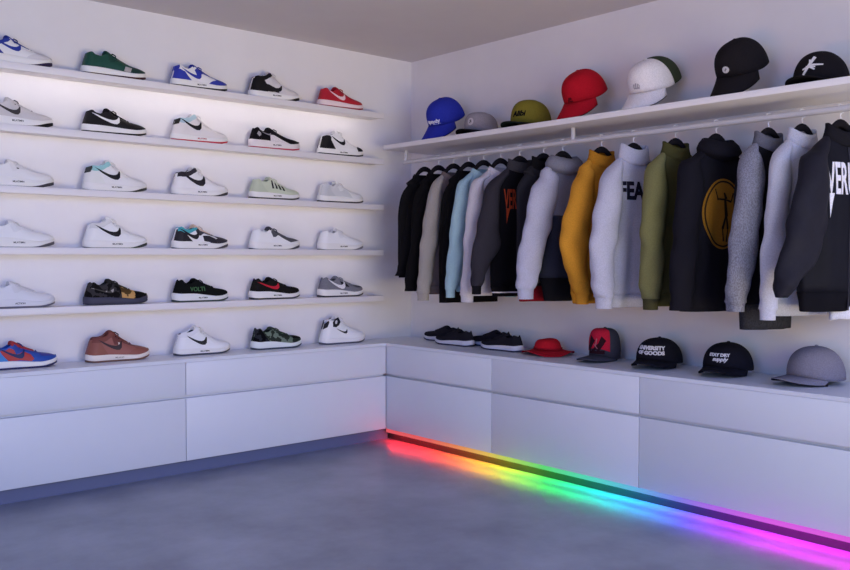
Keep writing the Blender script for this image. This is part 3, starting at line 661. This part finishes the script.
def garment(name, label, cat, y, th, sp):
    sp = {k: (SHELF_SHADE(v) if k in ('c', 'cs', 'cl', 'cc', 'crib', 'ccuff') else v) for k, v in sp.items()}
    zh = sp.get('hem', .84); zb = min(zh, sp.get('cuff', .82)) - .002
    root = thing(name, label, cat, (RX, y, zb), (0, 0, radians(-th)), 'clothes hanging on the rail')
    Z = lambda v: Vector((v[0], v[1], v[2] - zb))
    K = sp.get('k', 'cloth'); cb = sp['c']; cs = sp.get('cs', cb)
    wh = sp.get('wh', .165); wc = sp.get('wc', .168); T = sp.get('t', .040); A = sp.get('fold', .0065)
    ph0 = sp.get('seed', y * 37.7) % 6.28
    NKZ = 1.488
    HW = [(zh, wh), (1.05, (wh + wc) / 2 + .002), (1.25, wc), (1.36, .154), (1.40, .137), (1.432, .112), (1.46, .090), (1.478, .074), (NKZ, .067)]
    HT = [(zh, T * .92), (1.1, T), (1.3, T), (1.38, T * .92), (1.44, .034), (1.472, .036), (NKZ, .038)]
    def fold(x, z):
        g = max(0, min(1, (1.42 - z) / .35))
        return g * A * (sin(34 * x + ph0 + 2.2 * z) + .6 * sin(67 * x + 2.1 * ph0 - 5 * z) + .35 * sin(19 * z + 30 * x))
    def front(x, z):                       # camera-side face of the body
        w, t = interp(HW, z), interp(HT, z)
        q = max(0, 1 - min(1, abs(x) / w) ** 2.6) ** (1 / 2.3)
        return Vector((x, -t * q + fold(x, z), z))
    NB = 56
    def ring(z, grow=0, dip=0):
        w, t = interp(HW, z) + grow, interp(HT, z) + grow
        out = []
        for i in range(NB):
            a = 2 * pi * i / NB
            x = w * (1 if cos(a) >= 0 else -1) * abs(cos(a)) ** (2 / 2.6)
            yy = t * (1 if sin(a) >= 0 else -1) * abs(sin(a)) ** (2 / 2.3)
            out.append(Z((x, yy + fold(x, z), z - dip * max(0, -sin(a)) ** 1.5)))
        return out
    split = sp.get('split')               # lower part of the body in another cloth
    zs = [zh + (1.40 - zh) * (i / 22) for i in range(23)] + [1.412, 1.424, 1.436, 1.448, 1.459, 1.468, 1.478, NKZ]
    rib = sp.get('rib')
    z0b = zh + (rib if rib else 0)
    dipf = lambda z: sp.get('dip', .03) * sstep(1.44, NKZ, z)
    def body(zlist, nm, m, dipon=True): return solid(part(nm, loft([ring(z, 0, dipf(z)) for z in zlist]), m, root, ang=80), .003, -1)
    zz = [z for z in zs if z > z0b + .006]
    if split:
        body([z0b] + [z for z in zz if z < split - .005] + [split], 'lower_body', mat(sp['cl'], sp.get('kl', K)))
        body([split] + [z for z in zz if z > split + .005], 'body', mat(cb, K))
    else: body([z0b] + zz, 'body', mat(cb, K))
    if rib:
        rr = lambda z, g: ring(z, g)
        solid(part('hem_band', loft([rr(zh, -.012), rr(zh + .004, -.008), rr(zh + rib * .5, -.006), rr(zh + rib, .0015)]), mat(sp.get('crib', cb), 'knit'), root, ang=80), .003, -1)
        for zt in sp.get('stripes', []):
            part('hem_stripe', loft([ring(zh + rib * zt, -.0048), ring(zh + rib * zt + .006, -.0040)]), mat((214, 212, 220), 'knit'), root, ang=80)
    # sleeves
    for sd in (-1, 1):
        tab = sp['sl'] if sd < 0 else sp.get('sr', [(1.447, .155, .05), (1.36, .188, .085), (1.2, .205, .095), (1.0, .208, .088), (.87, .2, .075)])
        tab = sorted((z if z < 1.43 else 1.425, abs(o) - (.014 if z > 1.43 else .008 if z > 1.28 else 0), w) for z, o, w in tab)
        tab += [(1.445, .118, .05), (1.462, .099, .036), (1.476, .081, .02)]
        TO = [(z, o) for z, o, w in tab]; TWd = [(z, w) for z, o, w in tab]
        zc = tab[0][0]; zt = tab[-1][0]; rings = []; nr = 40; NS = 32
        ry0 = sp.get('ry', .040); yo = sp.get('sy', -.020) if sd < 0 else -.004
        def srow(z, gx=1.0, gy=1.0, wr=1.0):
            w = interp(TWd, z); o = interp(TO, z); cx = sd * (o - w / 2); out = []
            f = (zt - z) / (zt - zc)
            ry = min(ry0, w * .62) * (1 - .14 * f)
            for i in range(NS):
                a = 2 * pi * i / NS
                m = 1 + wr * .05 * sin(2 * a + 17 * z + ph0) * sstep(.1, .35, f) + wr * .06 * sin(52 * z + 2 * a + ph0) * exp(-((f - .55) / .16) ** 2) + wr * .045 * sin(31 * z - 3 * a + 2 * ph0) * sstep(.2, .5, f) + wr * .07 * sin(78 * z + a * 2) * exp(-((f - .95) / .12) ** 2)
                x = cx + gx * w / 2 * cos(a) * m; yy = yo * sstep(.08, .3, f) + sp.get('lean', 0) * f + gy * ry * sin(a) * m
                out.append(Z((x, yy, z)))
            return out
        for i in range(nr + 1): rings.append(srow(zt - (zt - zc) * (i / nr)))
        top = [Z((v.x * .9 + 0, v.y * .5, zt + .006 )) for v in [Vector((r.x, r.y, 0)) for r in rings[0]]]
        part('sleeve', loft([top] + rings, cap0=True, cap1=True), mat(cs, sp.get('ks', K)), root, ang=80)
        ch = sp.get('cuffh', .042)
        if ch:
            b = rings[-1]; c = sum((v for v in b), Vector()) / NS
            sc = lambda k, dz: [Vector((c.x + (v.x - c.x) * k, c.y + (v.y - c.y) * k, v.z + dz)) for v in b]
            part('cuff', loft([sc(1.0, .004), sc(.86, -.006), sc(.83, -ch * .5), sc(.82, -ch), sc(.74, -ch), sc(.72, -ch * .4)], cap1=True), mat(sp.get('ccuff', cs), sp.get('kc', 'knit')), root, ang=60)
    # neck
    def nring(k, dz, ky=None, dip=None, fy=0):
        ky = ky or k; dip = sp.get('dip', .03) if dip is None else dip; out = []
        for i in range(36):
            a = 2 * pi * i / 36
            out.append(Z((.068 * k * cos(a), .038 * ky * sin(a) + fy, NKZ + dz - dip * max(0, -sin(a)) ** 1.5)))
        return out
    ck = sp.get('neck', 'crew'); cc = sp.get('cc', cb)
    if ck == 'crew':
        part('collar', loft([nring(1.16, -.012), nring(1.08, .004), nring(.98, .012), nring(.9, .008), nring(.9, -.01)]), mat(cc, 'knit'), root, ang=80)
    elif ck == 'stand':
        solid(part('collar', loft([nring(1.14, -.012), nring(1.04, .008), nring(.98, .026), nring(.98, .04)]), mat(cc, 'knit'), root, ang=80), .005, -1)
    elif ck == 'shirt':
        solid(part('collar', loft([nring(1.0, -.004), nring(.94, .018), nring(1.0, .030), nring(1.2, .016), nring(1.34, -.012)]), mat(cc, K), root, ang=80), .002, -1)
    elif ck == 'funnel':
        solid(part('collar', loft([nring(1.24, -.016), nring(1.16, .004), nring(1.12, .026), nring(1.06, .046), nring(.92, .052), nring(.8, .03)]), mat(cc, K), root, ang=80), .003, -1)
    elif ck == 'hood':
        bm = loft([nring(1.2, -.030, 1.2), nring(1.42, -.022, 1.7, fy=-.010), nring(1.46, -.004, 2.0, .040, -.016), nring(1.28, .016, 1.85, .03, -.014), nring(1.02, .034, 1.4, .02, -.008), nring(.78, .032, 1.0, .02, -.002), nring(.66, .01, .8, .02)])
        part('hood', bm, mat(cc, K), root, ang=80)
    if sp.get('label_tag'):
        part('neck_label', box(-.016, .016, .020, .0225, NKZ - .022 - zb, NKZ - .004 - zb), mat((226, 224, 230), 'cloth'), root, False)
    if sp.get('tee'):                      # white shirt hanging inside, its hem shows below
        solid(part('inner_shirt', loft([[Z((.060 + .095 * cos(2 * pi * k / 40), .034 * sin(2 * pi * k / 40) * (1 + .15 * sin(5 * 2 * pi * k / 40)), z + .004 * sin(2 * pi * k / 40 * 2))) for k in range(40)] for z in (.812, .83, .87, .92)]), mat((214, 214, 226), 'cloth'), root, ang=80), .002)
    if sp.get('zip'):
        part('zipper', wrap(poly2d([(-.005, zh + .004), (.005, zh + .004), (.005, 1.44), (-.005, 1.44)]), lambda x, z: Z(front(x, z)), .002, .005, .04), mat((70, 70, 78), 'metal', .5), root)
    for nm, b2, c_, th_ in sp.get('prints', []):
        wrap_part(nm, b2, lambda x, z: Z(front(x, z)), th_, .02, .02, mat(c_, 'cloth'), root)
    return root
def SL(o144, o13, o11, o95, o86, w=(.055, .09, .095, .085, .07), zc=.86):
    return [(1.447, o144, w[0]), (1.32, o13, w[1]), (1.12, o11, w[2]), (.97, o95, w[3]), (zc, o86, w[4])]
BLK = (26, 25, 28)
# (hook y, turn, name, label, category, spec, hanger label)
fig = xf2d(L_strokes([(-.052, .10, -.036, .055, .003), (-.036, .06, .0, .058, .004), (0, .058, .034, .05, .004), (.034, .05, .046, .085, .003), (-.004, .085, .006, .06, .006), (0, .06, .008, -.01, .008), (.006, -.005, -.010, -.06, .005), (.008, -.005, .018, -.06, .005), (-.010, -.06, -.004, -.11, .003), (.018, -.06, .014, -.112, .003)]), 0, 1.215)
disc = poly2d([(-.006 + .108 * cos(2 * pi * k / 40), 1.215 + .142 * sin(2 * pi * k / 40)) for k in range(40)])
ring_o = bmesh.new()
for k in range(40):
    a, b = 2 * pi * k / 40, 2 * pi * (k + 1) / 40
    poly2d([(-.006 + .100 * cos(a), 1.215 + .134 * sin(a)), (-.006 + .100 * cos(b), 1.215 + .134 * sin(b)), (-.006 + .094 * cos(b), 1.215 + .127 * sin(b)), (-.006 + .094 * cos(a), 1.215 + .127 * sin(a))][::-1], ring_o)
def vtext(s, size, x, z, xs=.62, tail=True):
    b = xf2d(text2d(s, size, size * .018, xs), x, z)
    if tail:
        x0 = min(v.co.x for v in b.verts)
        poly2d([(x0 + .012, z - size * .30), (x0 + .032, z - size * .30), (x0 + .024, z - size * .5), (x0 + .014, z - size * .85)][::-1], b)
    return b
CL = [
 (-.401, 12, 'jacket', 'black jacket hanging first on the rail, nearest the shoe wall', 'jacket', dict(c=BLK, neck='crew', hem=.925, sl=SL(.108, .128, .155, .182, .198, zc=.935), cuffh=0, t=.034, ry=.034)),
 (-.517, 12, 'jacket', 'black jacket hanging second, between black and greige ones', 'jacket', dict(c=(22, 21, 24), neck='crew', hem=.86, sl=SL(.122, .15, .185, .21, .222, zc=.855), cuffh=0, t=.034, ry=.034)),
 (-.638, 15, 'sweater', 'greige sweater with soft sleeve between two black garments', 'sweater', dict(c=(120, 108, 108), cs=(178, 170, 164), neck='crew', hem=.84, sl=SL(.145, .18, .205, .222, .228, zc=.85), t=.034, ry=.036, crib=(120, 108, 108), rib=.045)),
 (-.754, 15, 'jacket', 'long black jacket between greige sweater and light blue one', 'jacket', dict(c=(20, 19, 22), neck='crew', hem=.80, wh=.178, sl=SL(.13, .15, .165, .17, .17), t=.036, ry=.034, cuffh=0)),
 (-.866, 15, 'sweater', 'light blue sweater hanging beside a white one', 'sweater', dict(c=(176, 210, 222), neck='crew', hem=.86, rib=.04, sl=SL(.16, .188, .215, .226, .236, (.055, .085, .092, .08, .058), .875), t=.034, ry=.036)),
 (-.988, 15, 'shirt', 'plain white shirt hanging between light blue sweater and dark jacket', 'shirt', dict(c=(222, 216, 224), neck='crew', hem=.845, sl=SL(.172, .205, .222, .232, .240, (.055, .085, .095, .082, .07), .85), t=.036, ry=.036, cuffh=.036, kc='cloth', wh=.175)),
 (-1.119, 16, 'varsity_jacket', 'black varsity jacket with orange lettering and white striped hem', 'jacket', dict(c=(20, 19, 25), cs=(62, 59, 68), neck='stand', cc=(70, 68, 74), hem=.845, rib=.05, stripes=(.35, .7), sl=[(1.447, .165, .06), (1.36, .215, .08), (1.2, .245, .11), (1.08, .272, .14), (1.0, .284, .10), (.90, .284, .055)], ccuff=(26, 25, 30), t=.040, ry=.040, dip=.02,
    prints=[('front_lettering', vtext('VERU', .135, -.062, 1.320, .28), (150, 58, 32), .0015)])),
 (-1.276, 15, 'jacket', 'charcoal jacket with patterned lower half and red hem', 'jacket', dict(c=(48, 47, 54), neck='stand', cc=(24, 23, 26), split=1.0, cl=(70, 66, 62), kl='camo', hem=.826, rib=.075, crib=(140, 26, 40), sl=SL(.10, .115, .13, .145, .152, (.055, .07, .075, .07, .06), .95), cuffh=0, ry=.034, t=.036, wh=.15, wc=.15,
    prints=[('hem_script', L_strokes([(-.125, .838, -.105, .856, .003), (-.115, .856, -.098, .842, .003), (-.11, .845, -.09, .858, .002)]), (220, 200, 205), .0075)])),
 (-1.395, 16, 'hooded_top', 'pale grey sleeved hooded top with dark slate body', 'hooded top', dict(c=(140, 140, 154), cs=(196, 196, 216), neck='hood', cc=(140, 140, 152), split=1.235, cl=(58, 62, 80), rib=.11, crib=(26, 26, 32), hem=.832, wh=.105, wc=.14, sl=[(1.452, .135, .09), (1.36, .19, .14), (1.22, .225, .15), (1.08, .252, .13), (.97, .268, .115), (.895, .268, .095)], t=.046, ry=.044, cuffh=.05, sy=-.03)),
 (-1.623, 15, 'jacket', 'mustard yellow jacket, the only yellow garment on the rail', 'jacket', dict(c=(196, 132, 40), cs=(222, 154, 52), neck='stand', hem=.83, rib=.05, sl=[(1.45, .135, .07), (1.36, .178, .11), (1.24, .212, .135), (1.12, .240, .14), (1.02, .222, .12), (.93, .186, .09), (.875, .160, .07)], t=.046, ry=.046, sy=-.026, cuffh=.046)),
 (-1.798, 15, 'hooded_top', 'pale grey hooded top with bold dark lettering across it', 'hooded top', dict(c=(204, 204, 222), neck='funnel', hem=.82, rib=.055, sl=[(1.45, .155, .07), (1.36, .20, .11), (1.22, .232, .13), (1.06, .252, .125), (.93, .245, .11), (.868, .225, .085)], t=.05, ry=.046, sy=-.03, cuffh=.05, fold=.008, wh=.15,
    prints=[('front_lettering', xf2d(text2d('FEAR', .105, .004,   .74), -.026, 1.325), (28, 28, 44), .002)])),
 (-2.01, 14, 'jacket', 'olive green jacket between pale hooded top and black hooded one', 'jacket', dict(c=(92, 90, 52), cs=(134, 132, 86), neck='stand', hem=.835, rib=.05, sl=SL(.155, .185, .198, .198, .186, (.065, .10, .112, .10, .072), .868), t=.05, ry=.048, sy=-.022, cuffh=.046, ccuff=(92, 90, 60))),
 (-2.199, 15, 'hooded_top', 'black hooded top with large gold round emblem on its back', 'hooded top', dict(c=(32, 31, 40), neck='hood', hem=.822, rib=0, sl=[(1.445, .185, .07), (1.36, .212, .115), (1.2, .236, .12), (1.02, .25, .112), (.83, .252, .09)], cuffh=0, t=.05, ry=.044, sy=-.028, wh=.17,
    prints=[('round_emblem', disc, (150, 104, 34), .0015), ('emblem_ring', ring_o, (48, 36, 22), .0028), ('emblem_figure', fig, (40, 30, 20), .0030)])),
 (-2.423, 15, 'coat', 'grey melange coat with dark front and long hem', 'coat', dict(c=(30, 29, 36), cs=(146, 146, 160), ks='melange', neck='stand', cc=(112, 112, 124), wh=.125, hem=.762, split=.86, cl=(64, 64, 72), kl='melange', sl=[(1.45, .142, .07), (1.36, .172, .115), (1.2, .20, .12), (1.02, .222, .115), (.87, .235, .085)], t=.044, ry=.046, sy=-.03, cuffh=.034, kc='melange')),
 (-2.556, 15, 'jacket', 'plain white jacket between grey coat and dark bomber', 'jacket', dict(c=(214, 214, 228), neck='stand', hem=.822, wh=.14, sl=[(1.445, .15, .06), (1.36, .175, .09), (1.2, .197, .10), (1.02, .214, .095), (.85, .220, .07)], t=.034, ry=.036, sy=-.018, cuffh=.04, kc='cloth')),
 (-2.699, 17, 'bomber_jacket', 'large dark bomber jacket with white block lettering on chest', 'jacket', dict(c=(29, 29, 39), cs=(42, 41, 52), k='nylon', neck='stand', cc=(34, 33, 40), hem=.845, rib=.07, crib=(26, 25, 32), sl=[(1.45, .15, .06), (1.40, .19, .09), (1.30, .238, .125), (1.15, .285, .180), (1.03, .315, .160), (.95, .330, .085), (.90, .330, .04)], t=.05, ry=.046, sy=-.03, dip=.035, zip=1, label_tag=1, cuffh=0, wh=.185, wc=.19, tee=1,
    prints=[('chest_lettering', vtext('VERU', .160, -.046, 1.318, .36), (222, 220, 230), .002)])),
]
for hy, th, nm, lab, cat, sp in CL:
    garment(nm, lab, cat, hy, th, sp)
    hanger('black hanger carrying the ' + lab.split(' hanging')[0].split(',')[0].split(' with ')[0].replace('black jacket', 'black jacket') + {(-.401): ' nearest the shoe wall', (-.517): ' second on the rail'}.get(hy, ''), hy, th)

# ------------------------------------------------------------------ light
def area(name, loc, target, sx, sy, power, rgb):
    l = bpy.data.lights.new(name, 'AREA'); l.shape = 'RECTANGLE'; l.size = sx; l.size_y = sy; l.energy = power
    l.color = rgb
    o = bpy.data.objects.new(name, l); COL.objects.link(o); o.location = loc
    o.rotation_euler = (Vector(target) - Vector(loc)).to_track_quat('-Z', 'Y').to_euler()
    return o
area('shop_window_daylight', (-2.3, -5.4, 1.25), (-1.2, 0, 1.25), 1.7, 1.1, 72 * .52, (1, 1, .80))
o = area('low_blue_fill', (-2.2, -5.2, 1.95), (-1.3, -.6, 0), 3.4, .5, 60 * .15, (.07, .17, 1)); o.data.spread = radians(70)  # added blue fill, narrowed to tint the floor and lower walls
o = area('upper_warm_fill', (-2.2, -5.2, .2), (-1.3, -.3, 2.1), 3.4, .5, 60 * .28, (1, .79, .40)); o.data.spread = radians(70)  # added warm fill aimed up to brighten ceiling and upper walls
o = area('side_warm_fill', (-4.8, -2.6, .2), (0, -1.6, 2.2), 2.6, .5, 60 * .085, (1, .42, .05)); o.data.spread = radians(70)  # added warm fill to lift the upper right wall
area('side_blue_fill', (-4.8, -3.0, 1.5), (0, -1.2, 1.5), 1.6, 1.2, 40 * .85, (.20, .42, 1))  # added bluish fill from the side, where the wall has no window
w = bpy.data.worlds.new('room_air'); S.world = w; w.use_nodes = True
bg = w.node_tree.nodes['Background']; bg.inputs[0].default_value = (.14, .38, 1, 1); bg.inputs[1].default_value = .86

# ------------------------------------------------------------------ camera
cam = bpy.data.cameras.new('camera'); co = bpy.data.objects.new('camera', cam); COL.objects.link(co)
cam.sensor_width = 36; cam.lens = 36 * 884.08 / 850; cam.clip_start = .05
yw, pt, rl = radians(48.679), radians(-1.8236), radians(.109)
v = Vector((cos(yw), sin(yw), 0)); Rv = Vector((sin(yw), -cos(yw), 0)); U = Vector((0, 0, 1))
V = v * cos(pt) + U * sin(pt); U2 = U * cos(pt) - v * sin(pt)
R3 = Rv * cos(rl) + U2 * sin(rl); U3 = U2 * cos(rl) - Rv * sin(rl)
m = Matrix((R3, U3, -V)).transposed().to_4x4(); m.translation = Vector((-3.52, -4.1336, 1.04))
co.matrix_world = m
S.camera = co
S.view_settings.view_transform = 'Standard'; S.view_settings.look = 'None'; S.view_settings.gamma = 1
S.view_settings.use_curve_mapping = False; S.view_settings.exposure = 0
